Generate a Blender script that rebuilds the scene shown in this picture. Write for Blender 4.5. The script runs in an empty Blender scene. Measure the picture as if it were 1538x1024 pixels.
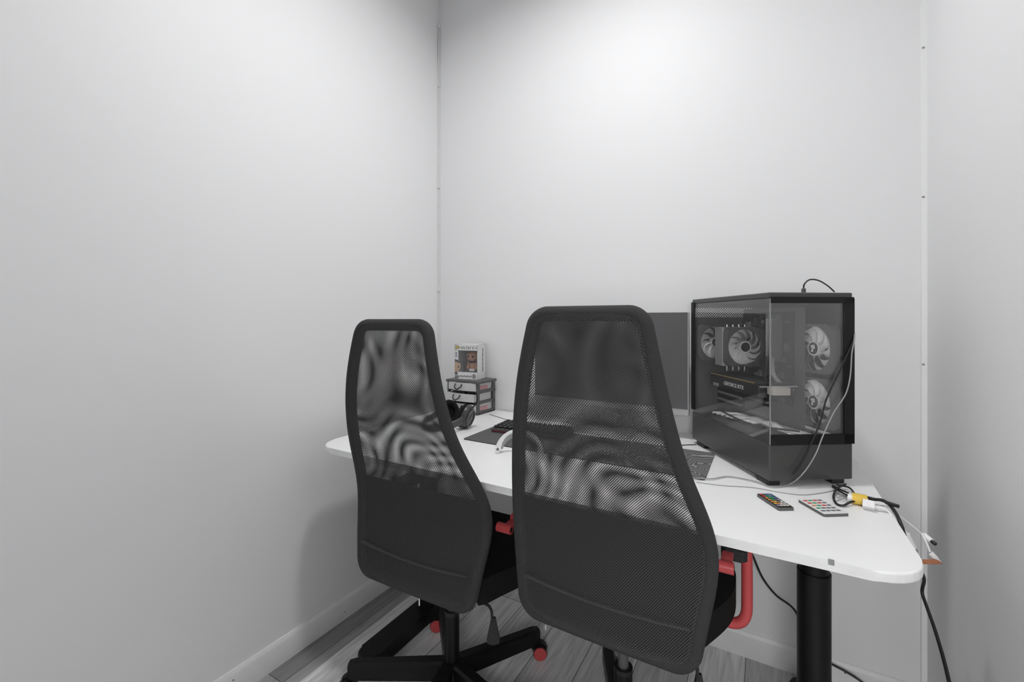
import bpy, bmesh, math, random
from mathutils import Vector, Matrix, Euler

PI = math.pi
SC = bpy.context.scene
COL = SC.collection
random.seed(7)

# ------------------------------------------------------------------ camera, world, lights, exposure
CAM = Vector((1.47, -1.772, 1.2))
YAW = math.radians(30.15)
FPX = 656.0
cam_d = bpy.data.cameras.new('camera')
cam_d.sensor_width = 36.0
cam_d.sensor_fit = 'HORIZONTAL'
cam_d.lens = FPX / 1538.0 * 36.0
cam_d.shift_y = -32.0 / 1538.0
cam_d.clip_start = 0.02
cam_o = bpy.data.objects.new('camera', cam_d)
cam_o.location = CAM
cam_o.rotation_euler = (PI / 2, 0, YAW)
COL.objects.link(cam_o)
SC.camera = cam_o

world = bpy.data.worlds.new('world')
SC.world = world
world.use_nodes = True
wb = world.node_tree.nodes['Background']
wb.inputs[0].default_value = (0.97, 0.98, 1.0, 1)
wb.inputs[1].default_value = 0.35


def area_light(name, loc, size, energy, spread, rot=(0, 0, 0), color=(1, 1, 1)):
    d = bpy.data.lights.new(name, 'AREA')
    d.shape = 'DISK'
    d.size = size
    d.energy = energy
    d.spread = math.radians(spread)
    d.color = color
    o = bpy.data.objects.new(name, d)
    o.location = loc
    o.rotation_euler = rot
    COL.objects.link(o)
    return o


area_light('ceiling_downlight', (0.98, -0.88, 2.84), 0.2, 15.5, 166)
area_light('fill_light', (1.7, -2.35, 1.25), 0.5, 4.8, 108, (math.radians(60), 0, math.radians(-4)))  # added fill behind the camera, no known source; lifts chair backs and floor

SC.view_settings.view_transform = 'Standard'
SC.view_settings.look = 'None'
SC.view_settings.gamma = 1.0
SC.view_settings.use_curve_mapping = False
SC.view_settings.exposure = -0.04

# ------------------------------------------------------------------ room size: width, rear limit, height
RX = 1.89
BACK = -3.4
CZ = 2.9

# ------------------------------------------------------------------ rays of the camera (used to measure the room)
RT = Vector((math.cos(YAW), math.sin(YAW), 0))
FW = Vector((-math.sin(YAW), math.cos(YAW), 0))


def ray(px, py):
    return FW + RT * ((px - 769.0) / FPX) + Vector((0, 0, -(py - 480.0) / FPX))


def at_z(px, py, z):
    r = ray(px, py)
    return CAM + r * ((z - CAM.z) / r.z)


def at_x(px, py, x):
    r = ray(px, py)
    return CAM + r * ((x - CAM.x) / r.x)


def at_y(px, py, y):
    r = ray(px, py)
    return CAM + r * ((y - CAM.y) / r.y)


def at_d(px, py, d):
    return CAM + ray(px, py) * d


# ------------------------------------------------------------------ materials
MATS = {}


def mat(name, color, rough=0.5, metal=0.0, spec=0.5, bump=0.0, bump_scale=200.0, vary=0.0, vary_scale=8.0, coat=0.0):
    if name in MATS:
        return MATS[name]
    m = bpy.data.materials.new(name)
    m.use_nodes = True
    nt = m.node_tree
    b = nt.nodes['Principled BSDF']
    c = (color[0], color[1], color[2], 1) if not isinstance(color, (int, float)) else (color, color, color, 1)
    b.inputs['Base Color'].default_value = c
    b.inputs['Roughness'].default_value = rough
    b.inputs['Metallic'].default_value = metal
    b.inputs['Specular IOR Level'].default_value = spec
    b.inputs['Coat Weight'].default_value = coat
    tc = nt.nodes.new('ShaderNodeTexCoord')
    if vary > 0:
        n = nt.nodes.new('ShaderNodeTexNoise')
        n.inputs['Scale'].default_value = vary_scale
        n.inputs['Detail'].default_value = 4
        nt.links.new(tc.outputs['Object'], n.inputs['Vector'])
        mx = nt.nodes.new('ShaderNodeMix')
        mx.data_type = 'RGBA'
        nt.links.new(n.outputs['Fac'], mx.inputs[0])
        mx.inputs[6].default_value = tuple(v * (1 - vary) for v in c[:3]) + (1,)
        mx.inputs[7].default_value = tuple(min(1, v * (1 + vary)) for v in c[:3]) + (1,)
        nt.links.new(mx.outputs[2], b.inputs['Base Color'])
    if bump > 0:
        n = nt.nodes.new('ShaderNodeTexNoise')
        n.inputs['Scale'].default_value = bump_scale
        n.inputs['Detail'].default_value = 3
        nt.links.new(tc.outputs['Object'], n.inputs['Vector'])
        bp = nt.nodes.new('ShaderNodeBump')
        bp.inputs['Strength'].default_value = bump
        bp.inputs['Distance'].default_value = 0.002
        nt.links.new(n.outputs['Fac'], bp.inputs['Height'])
        nt.links.new(bp.outputs[0], b.inputs['Normal'])
    MATS[name] = m
    return m


def math_node(nt, op, a, b=None):
    n = nt.nodes.new('ShaderNodeMath')
    n.operation = op
    for i, v in enumerate((a, b)):
        if v is None:
            continue
        if isinstance(v, (int, float)):
            n.inputs[i].default_value = v
        else:
            nt.links.new(v, n.inputs[i])
    return n.outputs[0]


def mesh_fabric(name, color, pitch, thr, warp, seed, angle=0.7):
    """Woven net: round holes through the cloth laid out on the cloth's own UVs (metres)."""
    m = bpy.data.materials.new(name)
    m.use_nodes = True
    nt = m.node_tree
    b = nt.nodes['Principled BSDF']
    b.inputs['Base Color'].default_value = (color, color, color, 1)
    b.inputs['Roughness'].default_value = 0.75
    b.inputs['Specular IOR Level'].default_value = 0.35
    uv = nt.nodes.new('ShaderNodeTexCoord')
    nz = nt.nodes.new('ShaderNodeTexNoise')
    nz.inputs['Scale'].default_value = 3.2
    nz.inputs['Detail'].default_value = 1.0
    off = nt.nodes.new('ShaderNodeVectorMath')
    off.operation = 'ADD'
    off.inputs[1].default_value = (seed, seed * 1.7, 0)
    nt.links.new(uv.outputs['UV'], off.inputs[0])
    nt.links.new(off.outputs[0], nz.inputs['Vector'])
    sub = nt.nodes.new('ShaderNodeVectorMath')
    sub.operation = 'SUBTRACT'
    sub.inputs[1].default_value = (0.5, 0.5, 0.5)
    nt.links.new(nz.outputs['Color'], sub.inputs[0])
    sc = nt.nodes.new('ShaderNodeVectorMath')
    sc.operation = 'SCALE'
    sc.inputs['Scale'].default_value = warp
    nt.links.new(sub.outputs[0], sc.inputs[0])
    add = nt.nodes.new('ShaderNodeVectorMath')
    add.operation = 'ADD'
    nt.links.new(uv.outputs['UV'], add.inputs[0])
    nt.links.new(sc.outputs[0], add.inputs[1])
    mp = nt.nodes.new('ShaderNodeMapping')
    mp.inputs['Rotation'].default_value = (0, 0, angle)
    k = 2 * PI / pitch
    mp.inputs['Scale'].default_value = (k, k, 1)
    nt.links.new(add.outputs[0], mp.inputs['Vector'])
    sp = nt.nodes.new('ShaderNodeSeparateXYZ')
    nt.links.new(mp.outputs[0], sp.inputs[0])
    cu = math_node(nt, 'COSINE', sp.outputs[0])
    cv = math_node(nt, 'COSINE', sp.outputs[1])
    h = math_node(nt, 'GREATER_THAN', math_node(nt, 'ADD', cu, cv), thr)
    tr = nt.nodes.new('ShaderNodeBsdfTransparent')
    mx = nt.nodes.new('ShaderNodeMixShader')
    nt.links.new(h, mx.inputs[0])
    nt.links.new(b.outputs[0], mx.inputs[1])
    nt.links.new(tr.outputs[0], mx.inputs[2])
    nt.links.new(mx.outputs[0], nt.nodes['Material Output'].inputs[0])
    return m


def perforated(name, color, pitch, radius):
    """Sheet metal with a staggered grid of punched holes, in object metres along the sheet (x, z)."""
    m = bpy.data.materials.new(name)
    m.use_nodes = True
    nt = m.node_tree
    b = nt.nodes['Principled BSDF']
    b.inputs['Base Color'].default_value = (color, color, color, 1)
    b.inputs['Roughness'].default_value = 0.5
    uv = nt.nodes.new('ShaderNodeTexCoord')
    mp = nt.nodes.new('ShaderNodeMapping')
    mp.inputs['Rotation'].default_value = (0, 0, PI / 4)
    k = 2 * PI / pitch
    mp.inputs['Scale'].default_value = (k, k, 1)
    nt.links.new(uv.outputs['UV'], mp.inputs['Vector'])
    sp = nt.nodes.new('ShaderNodeSeparateXYZ')
    nt.links.new(mp.outputs[0], sp.inputs[0])
    s = math_node(nt, 'ADD', math_node(nt, 'COSINE', sp.outputs[0]), math_node(nt, 'COSINE', sp.outputs[1]))
    h = math_node(nt, 'GREATER_THAN', s, radius)
    tr = nt.nodes.new('ShaderNodeBsdfTransparent')
    mx = nt.nodes.new('ShaderNodeMixShader')
    nt.links.new(h, mx.inputs[0])
    nt.links.new(b.outputs[0], mx.inputs[1])
    nt.links.new(tr.outputs[0], mx.inputs[2])
    nt.links.new(mx.outputs[0], nt.nodes['Material Output'].inputs[0])
    return m


def glass(name, tint, refl):
    m = bpy.data.materials.new(name)
    m.use_nodes = True
    nt = m.node_tree
    for n in list(nt.nodes):
        if n.type == 'BSDF_PRINCIPLED':
            nt.nodes.remove(n)
    tr = nt.nodes.new('ShaderNodeBsdfTransparent')
    tr.inputs[0].default_value = (tint, tint, tint, 1)
    gl = nt.nodes.new('ShaderNodeBsdfGlossy')
    gl.inputs['Roughness'].default_value = 0.0
    gl.inputs[0].default_value = (1, 1, 1, 1)
    lw = nt.nodes.new('ShaderNodeLayerWeight')
    lw.inputs[0].default_value = 0.5
    f = math_node(nt, 'ADD', math_node(nt, 'MULTIPLY', math_node(nt, 'POWER', lw.outputs['Facing'], 5.0), 0.9), refl)
    mx = nt.nodes.new('ShaderNodeMixShader')
    nt.links.new(f, mx.inputs[0])
    nt.links.new(tr.outputs[0], mx.inputs[1])
    nt.links.new(gl.outputs[0], mx.inputs[2])
    nt.links.new(mx.outputs[0], nt.nodes['Material Output'].inputs[0])
    return m


def wall_material(name, color, scuffs=False):
    m = mat(name, color, rough=0.55, spec=0.3)
    nt = m.node_tree
    b = nt.nodes['Principled BSDF']
    tc = nt.nodes.new('ShaderNodeTexCoord')
    n = nt.nodes.new('ShaderNodeTexNoise')
    n.inputs['Scale'].default_value = 90
    n.inputs['Detail'].default_value = 6
    n2 = nt.nodes.new('ShaderNodeTexNoise')
    n2.inputs['Scale'].default_value = 4
    n2.inputs['Detail'].default_value = 3
    nt.links.new(tc.outputs['Object'], n.inputs['Vector'])
    nt.links.new(tc.outputs['Object'], n2.inputs['Vector'])
    hsum = math_node(nt, 'ADD', math_node(nt, 'MULTIPLY', n.outputs['Fac'], 0.35), math_node(nt, 'MULTIPLY', n2.outputs['Fac'], 3.0))
    if scuffs:
        # long shallow scrapes in the paint: a stretched noise kept to a slanting belt of the wall
        mp = nt.nodes.new('ShaderNodeMapping')
        mp.inputs['Rotation'].default_value = (0.16, 0, 0)
        mp.inputs['Scale'].default_value = (1, 2.2, 26)
        nt.links.new(tc.outputs['Object'], mp.inputs['Vector'])
        n3 = nt.nodes.new('ShaderNodeTexNoise')
        n3.inputs['Scale'].default_value = 3.0
        n3.inputs['Detail'].default_value = 8
        n3.inputs['Roughness'].default_value = 0.7
        nt.links.new(mp.outputs[0], n3.inputs['Vector'])
        sp = nt.nodes.new('ShaderNodeSeparateXYZ')
        nt.links.new(tc.outputs['Object'], sp.inputs[0])
        line = math_node(nt, 'SUBTRACT', sp.outputs[2], math_node(nt, 'ADD', math_node(nt, 'MULTIPLY', sp.outputs[1], 0.06), 0.77))
        belt = math_node(nt, 'LESS_THAN', math_node(nt, 'ABSOLUTE', line), 0.045)
        scr = math_node(nt, 'GREATER_THAN', n3.outputs['Fac'], 0.6)
        sc2 = math_node(nt, 'MULTIPLY', belt, scr)
        hsum = math_node(nt, 'SUBTRACT', hsum, math_node(nt, 'MULTIPLY', sc2, 1.6))
    bp = nt.nodes.new('ShaderNodeBump')
    bp.inputs['Strength'].default_value = 0.25
    bp.inputs['Distance'].default_value = 0.002
    nt.links.new(hsum, bp.inputs['Height'])
    nt.links.new(bp.outputs[0], b.inputs['Normal'])
    return m


def floor_material():
    m = mat('grey_laminate', 0.3, rough=0.42)
    nt = m.node_tree
    b = nt.nodes['Principled BSDF']
    tc = nt.nodes.new('ShaderNodeTexCoord')
    mp = nt.nodes.new('ShaderNodeMapping')
    mp.inputs['Rotation'].default_value = (0, 0, PI / 2)
    mp.inputs['Location'].default_value = (0.35, 0.031, 0)
    nt.links.new(tc.outputs['Object'], mp.inputs['Vector'])
    br = nt.nodes.new('ShaderNodeTexBrick')
    br.inputs['Scale'].default_value = 1.0
    br.inputs['Brick Width'].default_value = 1.2
    br.inputs['Row Height'].default_value = 0.165
    br.inputs['Mortar Size'].default_value = 0.0014
    br.inputs['Mortar Smooth'].default_value = 0.1
    br.inputs['Color1'].default_value = (0.46, 0.46, 0.462, 1)
    br.inputs['Color2'].default_value = (0.93, 0.93, 0.935, 1)
    br.inputs['Mortar'].default_value = (0.12, 0.12, 0.12, 1)
    br.offset = 0.37
    nt.links.new(mp.outputs[0], br.inputs['Vector'])
    mp2 = nt.nodes.new('ShaderNodeMapping')
    mp2.inputs['Scale'].default_value = (38, 2.4, 1)
    nt.links.new(tc.outputs['Object'], mp2.inputs['Vector'])
    n = nt.nodes.new('ShaderNodeTexNoise')
    n.inputs['Scale'].default_value = 1.6
    n.inputs['Detail'].default_value = 8
    n.inputs['Roughness'].default_value = 0.65
    n.inputs['Distortion'].default_value = 0.8
    nt.links.new(mp2.outputs[0], n.inputs['Vector'])
    k = math_node(nt, 'ADD', math_node(nt, 'MULTIPLY', n.outputs['Fac'], 1.5), 0.25)
    spx = nt.nodes.new('ShaderNodeSeparateXYZ')
    nt.links.new(tc.outputs['Object'], spx.inputs[0])
    # the plank laid against the left wall is a darker board
    dk = math_node(nt, 'LESS_THAN', spx.outputs[0], -RX / 2 + 0.134)
    k = math_node(nt, 'MULTIPLY', k, math_node(nt, 'SUBTRACT', 1.0, math_node(nt, 'MULTIPLY', dk, 0.55)))
    mx = nt.nodes.new('ShaderNodeVectorMath')
    mx.operation = 'SCALE'
    nt.links.new(br.outputs['Color'], mx.inputs[0])
    nt.links.new(k, mx.inputs['Scale'])
    nt.links.new(mx.outputs[0], b.inputs['Base Color'])
    bp = nt.nodes.new('ShaderNodeBump')
    bp.inputs['Strength'].default_value = 0.15
    bp.inputs['Distance'].default_value = 0.001
    nt.links.new(n.outputs['Fac'], bp.inputs['Height'])
    nt.links.new(bp.outputs[0], b.inputs['Normal'])
    return m


def contour_material():
    m = mat('contour_mat', 0.07, rough=0.8)
    nt = m.node_tree
    b = nt.nodes['Principled BSDF']
    tc = nt.nodes.new('ShaderNodeTexCoord')
    n = nt.nodes.new('ShaderNodeTexNoise')
    n.inputs['Scale'].default_value = 8.0
    n.inputs['Detail'].default_value = 1.0
    nt.links.new(tc.outputs['Object'], n.inputs['Vector'])
    s = math_node(nt, 'SINE', math_node(nt, 'MULTIPLY', n.outputs['Fac'], 150.0))
    spx = nt.nodes.new('ShaderNodeSeparateXYZ')
    nt.links.new(tc.outputs['Object'], spx.inputs[0])
    g = math_node(nt, 'MULTIPLY', math_node(nt, 'GREATER_THAN', s, 0.82), math_node(nt, 'GREATER_THAN', spx.outputs[0], 0.86))
    mx = nt.nodes.new('ShaderNodeMix')
    mx.data_type = 'RGBA'
    nt.links.new(g, mx.inputs[0])
    mx.inputs[6].default_value = (0.105, 0.105, 0.108, 1)
    mx.inputs[7].default_value = (0.34, 0.34, 0.34, 1)
    nt.links.new(mx.outputs[2], b.inputs['Base Color'])
    return m


M_WALL = wall_material('wall_paint', (0.87, 0.87, 0.875))
M_WALL_L = wall_material('wall_paint_scuffed', (0.87, 0.87, 0.875), True)
M_CEIL = mat('ceiling_paint', 0.86, rough=0.8)
M_TRIM = mat('trim_paint', 0.82, rough=0.4, vary=0.04, vary_scale=20)
M_FLOOR = floor_material()
M_BEAD = mat('corner_bead', 0.94, rough=0.5)
M_DESK = mat('white_laminate', 0.93, rough=0.35, vary=0.02, vary_scale=14)
M_EDGE = mat('chipped_edge_band', 0.88, rough=0.4, vary=0.10, vary_scale=30)
M_BLKMET = mat('black_powder_coat', 0.007, rough=0.38, spec=0.3, bump=0.05, bump_scale=500)
M_BLKPL = mat('black_plastic', 0.012, rough=0.42, bump=0.04, bump_scale=400)
M_BLKFAB = mat('black_fabric', 0.011, rough=0.85, spec=0.2, bump=0.5, bump_scale=900)
M_SLEEVE = mat('sleeve_fabric', 0.043, rough=0.8, spec=0.3, bump=0.6, bump_scale=1200, vary=0.25, vary_scale=300)
M_PAD = mat('lumbar_fabric', 0.016, rough=0.9, spec=0.2)
M_SEAM = mat('seam_fabric', 0.075, rough=0.8, vary=0.2, vary_scale=300)
M_RED = mat('red_lacquer', (0.64, 0.085, 0.09), rough=0.38, vary=0.06)
M_CHROME = mat('bright_steel', 0.6, rough=0.2, metal=1.0)
M_CASE = mat('graphite_case', 0.06, rough=0.28, spec=0.5, bump=0.03, bump_scale=600)
M_INNER = mat('case_interior', 0.12, rough=0.55)
M_FANW = mat('white_fan_blade', 0.9, rough=0.4)
M_FANF = mat('grey_fan_frame', 0.13, rough=0.4)
M_HUB = mat('fan_hub_sticker', 0.03, rough=0.35)
M_FIN = mat('aluminium_fins', 0.55, rough=0.35, metal=0.6, vary=0.2, vary_scale=60)
M_PCB = mat('circuit_board', (0.035, 0.037, 0.04), rough=0.5, vary=0.5, vary_scale=70)
M_CHIP = mat('light_component', 0.4, rough=0.4, vary=0.2, vary_scale=50)
M_GOLD = mat('gold_edge', (0.5, 0.36, 0.14), rough=0.35, metal=0.4)
M_WPL = mat('white_plastic', 0.82, rough=0.35)
M_GPL = mat('grey_plastic', 0.30, rough=0.4)
M_DGREY = mat('dark_grey_plastic', 0.10, rough=0.45)
M_HPD = mat('headphone_grey', 0.06, rough=0.35)
M_SILVER = mat('silver_plastic', 0.55, rough=0.3, metal=0.3)
M_SCREEN = mat('dark_screen', (0.125, 0.12, 0.124), rough=0.22, spec=0.5)
M_MAT = contour_material()
M_MATEDGE = mat('stitched_edge', 0.015, rough=0.8)
M_CLEAR = mat('frosted_drawer', 0.62, rough=0.35, vary=0.08, vary_scale=60)
M_YELLOW = mat('yellow_wrap', (0.80, 0.55, 0.08), rough=0.5, vary=0.1, vary_scale=80)
M_WOOD = mat('orange_brown_wood', (0.42, 0.14, 0.05), rough=0.5, vary=0.25, vary_scale=40)
M_PINK = mat('pink_paper', (0.62, 0.33, 0.36), rough=0.6, vary=0.15, vary_scale=60)
M_GLASS = glass('tinted_glass', 0.985, 0.085)
M_WINDOW = glass('box_window', 0.97, 0.04)
M_NETB = mesh_fabric('chair_net', 0.060, 0.0042, 0.2, 0.030, 0.3)
M_NETF = mesh_fabric('chair_net_front', 0.018, 0.0042, 0.2, 0.034, 5.1, 0.70)


# ------------------------------------------------------------------ mesh building
class MB:
    """Collects shapes; build() links them as ONE mesh object."""

    def __init__(self):
        self.v, self.f, self.mi, self.sm, self.mats = [], [], [], [], []
        self.uv = {}

    def _m(self, m):
        if m not in self.mats:
            self.mats.append(m)
        return self.mats.index(m)

    def add_bm(self, bm, m, mtx=None, smooth=False):
        o = len(self.v)
        i = self._m(m)
        bm.verts.index_update()
        for v in bm.verts:
            self.v.append(tuple(mtx @ v.co if mtx else v.co))
        for f in bm.faces:
            self.f.append([o + v.index for v in f.verts])
            self.mi.append(i)
            self.sm.append(smooth)
        bm.free()
        return self

    def box(self, c, s, m, rot=(0, 0, 0), bev=0.0, seg=2):
        bm = bmesh.new()
        bmesh.ops.create_cube(bm, size=1.0)
        bmesh.ops.scale(bm, vec=Vector(s), verts=bm.verts)
        if bev > 0:
            bev = min(bev, 0.49 * min(s))
            bmesh.ops.bevel(bm, geom=list(bm.edges), offset=bev, segments=seg, affect='EDGES', profile=0.5)
        R = rot if isinstance(rot, Matrix) else Euler(rot).to_matrix().to_4x4()
        return self.add_bm(bm, m, Matrix.Translation(Vector(c)) @ R, False)

    def cyl(self, a, b, r, m, r2=None, seg=24, cap=True):
        a, b = Vector(a), Vector(b)
        d = b - a
        bm = bmesh.new()
        bmesh.ops.create_cone(bm, cap_ends=cap, segments=seg, radius1=r, radius2=r if r2 is None else r2, depth=d.length)
        q = Vector((0, 0, 1)).rotation_difference(d.normalized()).to_matrix().to_4x4()
        return self.add_bm(bm, m, Matrix.Translation((a + b) / 2) @ q, True)

    def sphere(self, c, r, m, scale=(1, 1, 1), rot=(0, 0, 0)):
        bm = bmesh.new()
        bmesh.ops.create_uvsphere(bm, u_segments=20, v_segments=12, radius=r)
        return self.add_bm(bm, m, Matrix.Translation(Vector(c)) @ Euler(rot).to_matrix().to_4x4() @ Matrix.Diagonal((*scale, 1)), True)

    def tube(self, pts, r, m, seg=10, closed=False, sub=6, flat=None, up=None):
        P = smooth_path([Vector(p) for p in pts], sub, closed) if sub > 1 else [Vector(p) for p in pts]
        n = len(P)
        o = len(self.v)
        i = self._m(m)
        prev = None
        for k in range(n):
            if closed:
                t = P[(k + 1) % n] - P[k - 1]
            else:
                t = P[min(k + 1, n - 1)] - P[max(k - 1, 0)]
            t = t.normalized() if t.length > 1e-9 else Vector((0, 0, 1))
            if up is not None:
                x = Vector(up).cross(t)
                if x.length < 1e-6:
                    x = t.orthogonal()
            elif prev is None:
                x = t.orthogonal()
            else:
                x = prev - t * prev.dot(t)
            x.normalize()
            prev = x
            y = t.cross(x)
            ra, rb = (r, r) if flat is None else flat
            for s in range(seg):
                a = 2 * PI * s / seg
                self.v.append(tuple(P[k] + x * (ra * math.cos(a)) + y * (rb * math.sin(a))))
        lim = n if closed else n - 1
        for k in range(lim):
            k2 = (k + 1) % n
            for s in range(seg):
                s2 = (s + 1) % seg
                self.f.append([o + k * seg + s, o + k * seg + s2, o + k2 * seg + s2, o + k2 * seg + s])
                self.mi.append(i)
                self.sm.append(True)
        if not closed:
            for k, rev in ((0, True), (n - 1, False)):
                q = [o + k * seg + s for s in range(seg)]
                self.f.append(q[::-1] if rev else q)
                self.mi.append(i)
                self.sm.append(False)
        return self

    def prism(self, outline, z0, z1, m, bev=0.0, seg=3, mtx=None, side=None, smooth=False):
        bm = bmesh.new()
        bot = [bm.verts.new((p[0], p[1], z0)) for p in outline]
        top = [bm.verts.new((p[0], p[1], z1)) for p in outline]
        n = len(outline)
        fb = bm.faces.new(bot[::-1])
        ft = bm.faces.new(top)
        for k in range(n):
            bm.faces.new((bot[k], bot[(k + 1) % n], top[(k + 1) % n], top[k]))
        if bev > 0:
            ed = [e for e in bm.edges if abs(e.verts[0].co.z - e.verts[1].co.z) < 1e-9]
            bmesh.ops.bevel(bm, geom=ed, offset=bev, segments=seg, affect='EDGES', profile=0.5)
        if side is not None:
            bm.faces.ensure_lookup_table()
            o = len(self.v)
            a, b = self._m(m), self._m(side)
            bm.verts.index_update()
            bm.normal_update()
            for v in bm.verts:
                self.v.append(tuple(mtx @ v.co if mtx else v.co))
            for f in bm.faces:
                self.f.append([o + v.index for v in f.verts])
                self.mi.append(a if abs(f.normal.z) > 0.8 else b)
                self.sm.append(False)
            bm.free()
            return self
        return self.add_bm(bm, m, mtx, smooth)

    def grid(self, rows, m, uvs=None, smooth=True):
        """rows: list of lists of points."""
        o = len(self.v)
        i = self._m(m)
        nr, nc = len(rows), len(rows[0])
        for r in rows:
            self.v.extend(tuple(p) for p in r)
        for a in range(nr - 1):
            for b in range(nc - 1):
                q = [(a, b), (a, b + 1), (a + 1, b + 1), (a + 1, b)]
                if uvs:
                    self.uv[len(self.f)] = [uvs[x][y] for x, y in q]
                self.f.append([o + x * nc + y for x, y in q])
                self.mi.append(i)
                self.sm.append(smooth)
        return self

    def build(self, name, parent=None, loc=None):
        me = bpy.data.meshes.new(name)
        me.from_pydata(self.v, [], self.f)
        for m in self.mats:
            me.materials.append(m)
        me.polygons.foreach_set('material_index', self.mi)
        me.polygons.foreach_set('use_smooth', self.sm)
        if self.uv:
            L = me.uv_layers.new(name='UVMap')
            for p in me.polygons:
                if p.index in self.uv:
                    for k, li in enumerate(p.loop_indices):
                        L.data[li].uv = self.uv[p.index][k]
        me.update()
        if any(self.sm) and hasattr(me, 'set_sharp_from_angle'):
            me.set_sharp_from_angle(angle=math.radians(42))
        o = bpy.data.objects.new(name, me)
        COL.objects.link(o)
        if parent is not None:
            o.parent = parent
        if loc is not None:
            o.location = loc
        return o


def smooth_path(P, sub, closed=False):
    out = []
    n = len(P)
    rng = n if closed else n - 1
    for k in range(rng):
        if closed:
            a, b, c, d = P[k - 1], P[k], P[(k + 1) % n], P[(k + 2) % n]
        else:
            a, b, c, d = P[max(k - 1, 0)], P[k], P[k + 1], P[min(k + 2, n - 1)]
        for s in range(sub):
            t = s / sub
            out.append(0.5 * ((2 * b) + (c - a) * t + (2 * a - 5 * b + 4 * c - d) * t * t + (3 * b - a - 3 * c + d) * t ** 3))
    if not closed:
        out.append(P[-1].copy())
    return out


def rounded_rect(x0, y0, x1, y1, r, n=8):
    pts = []
    for cx, cy, a0 in ((x1 - r, y0 + r, -PI / 2), (x1 - r, y1 - r, 0), (x0 + r, y1 - r, PI / 2), (x0 + r, y0 + r, PI)):
        for k in range(n + 1):
            a = a0 + PI / 2 * k / n
            pts.append((cx + r * math.cos(a), cy + r * math.sin(a)))
    return pts


def tag(o, label, cat, group=None):
    o['label'] = label
    o['category'] = cat
    if group:
        o['group'] = group
    return o


def thing(name, label, cat, loc=(0, 0, 0), rz=0.0, group=None):
    o = bpy.data.objects.new(name, None)
    o.empty_display_size = 0.05
    o.location = loc
    o.rotation_euler = (0, 0, rz)
    COL.objects.link(o)
    return tag(o, label, cat, group)


def struct(mb, name):
    o = mb.build(name)
    o['kind'] = 'structure'
    return o


# ------------------------------------------------------------------ the room
fl = MB().box((0, 0, -0.05), (RX + 0.2, -BACK + 0.2, 0.1), M_FLOOR).build('floor', loc=(RX / 2, BACK / 2, 0))
fl['kind'] = 'structure'
struct(MB().box((RX / 2, BACK / 2, CZ + 0.05), (RX + 0.2, -BACK + 0.2, 0.1), M_CEIL), 'ceiling')
struct(MB().box((-0.05, BACK / 2, CZ / 2), (0.1, -BACK + 0.2, CZ), M_WALL_L), 'wall_left')
struct(MB().box((RX + 0.05, BACK / 2, CZ / 2), (0.1, -BACK + 0.2, CZ), M_WALL), 'wall_right')
struct(MB().box((RX / 2, 0.05, CZ / 2), (RX, 0.1, CZ), M_WALL), 'wall_back')

BBH, BBT = 0.086, 0.013


def baseboard(name, a, b, nrm):
    a, b, nrm = Vector(a), Vector(b), Vector(nrm)
    prof = [(0, 0), (BBT, 0), (BBT, BBH - 0.014), (BBT * 0.75, BBH - 0.007), (BBT * 0.35, BBH), (0, BBH)]
    mb = MB()
    rows = []
    for p in (a, b):
        rows.append([p + nrm * q[0] + Vector((0, 0, q[1])) for q in prof + prof[:1]])
    mb.grid(rows, M_TRIM, smooth=False)
    # a few dark nail holes
    n = int((b - a).length / 0.42)
    for k in range(n):
        c = a + (b - a) * ((k + 0.6) / n) + nrm * (BBT - 0.0005) + Vector((0, 0, 0.03 + 0.03 * (k % 2)))
        mb.cyl(c, c + nrm * 0.001, 0.0025, M_DGREY, seg=8)
    return struct(mb, name)


baseboard('baseboard_left', (0, BACK, 0), (0, 0, 0), (1, 0, 0))
baseboard('baseboard_back', (BBT, 0, 0), (RX - 0.012, 0, 0), (0, -1, 0))
# vertical corner beads
mb = MB().box((RX - 0.0065, -0.005, (0.086 + CZ) / 2), (0.013, 0.010, CZ - 0.086), M_BEAD)
for z in (2.02, 1.57, 1.065):
    mb.box((RX - 0.009, -0.0103, z), (0.006, 0.001, 0.005), M_GPL)
struct(mb, 'trim_1')
mb = MB().cyl((0.004, -0.004, 0.09), (0.004, -0.004, 2.74), 0.0035, M_TRIM, seg=8)
for z in (2.72, 2.41, 1.885, 1.35):
    mb.box((0.006, -0.006, z), (0.011, 0.011, 0.010), M_TRIM, bev=0.002)
mb.tube([(0.006, -0.006, 2.70), (0.010, -0.010, 2.62), (0.004, -0.006, 2.5)], 0.0025, M_TRIM, seg=6)
struct(mb, 'trim_2')

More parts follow.
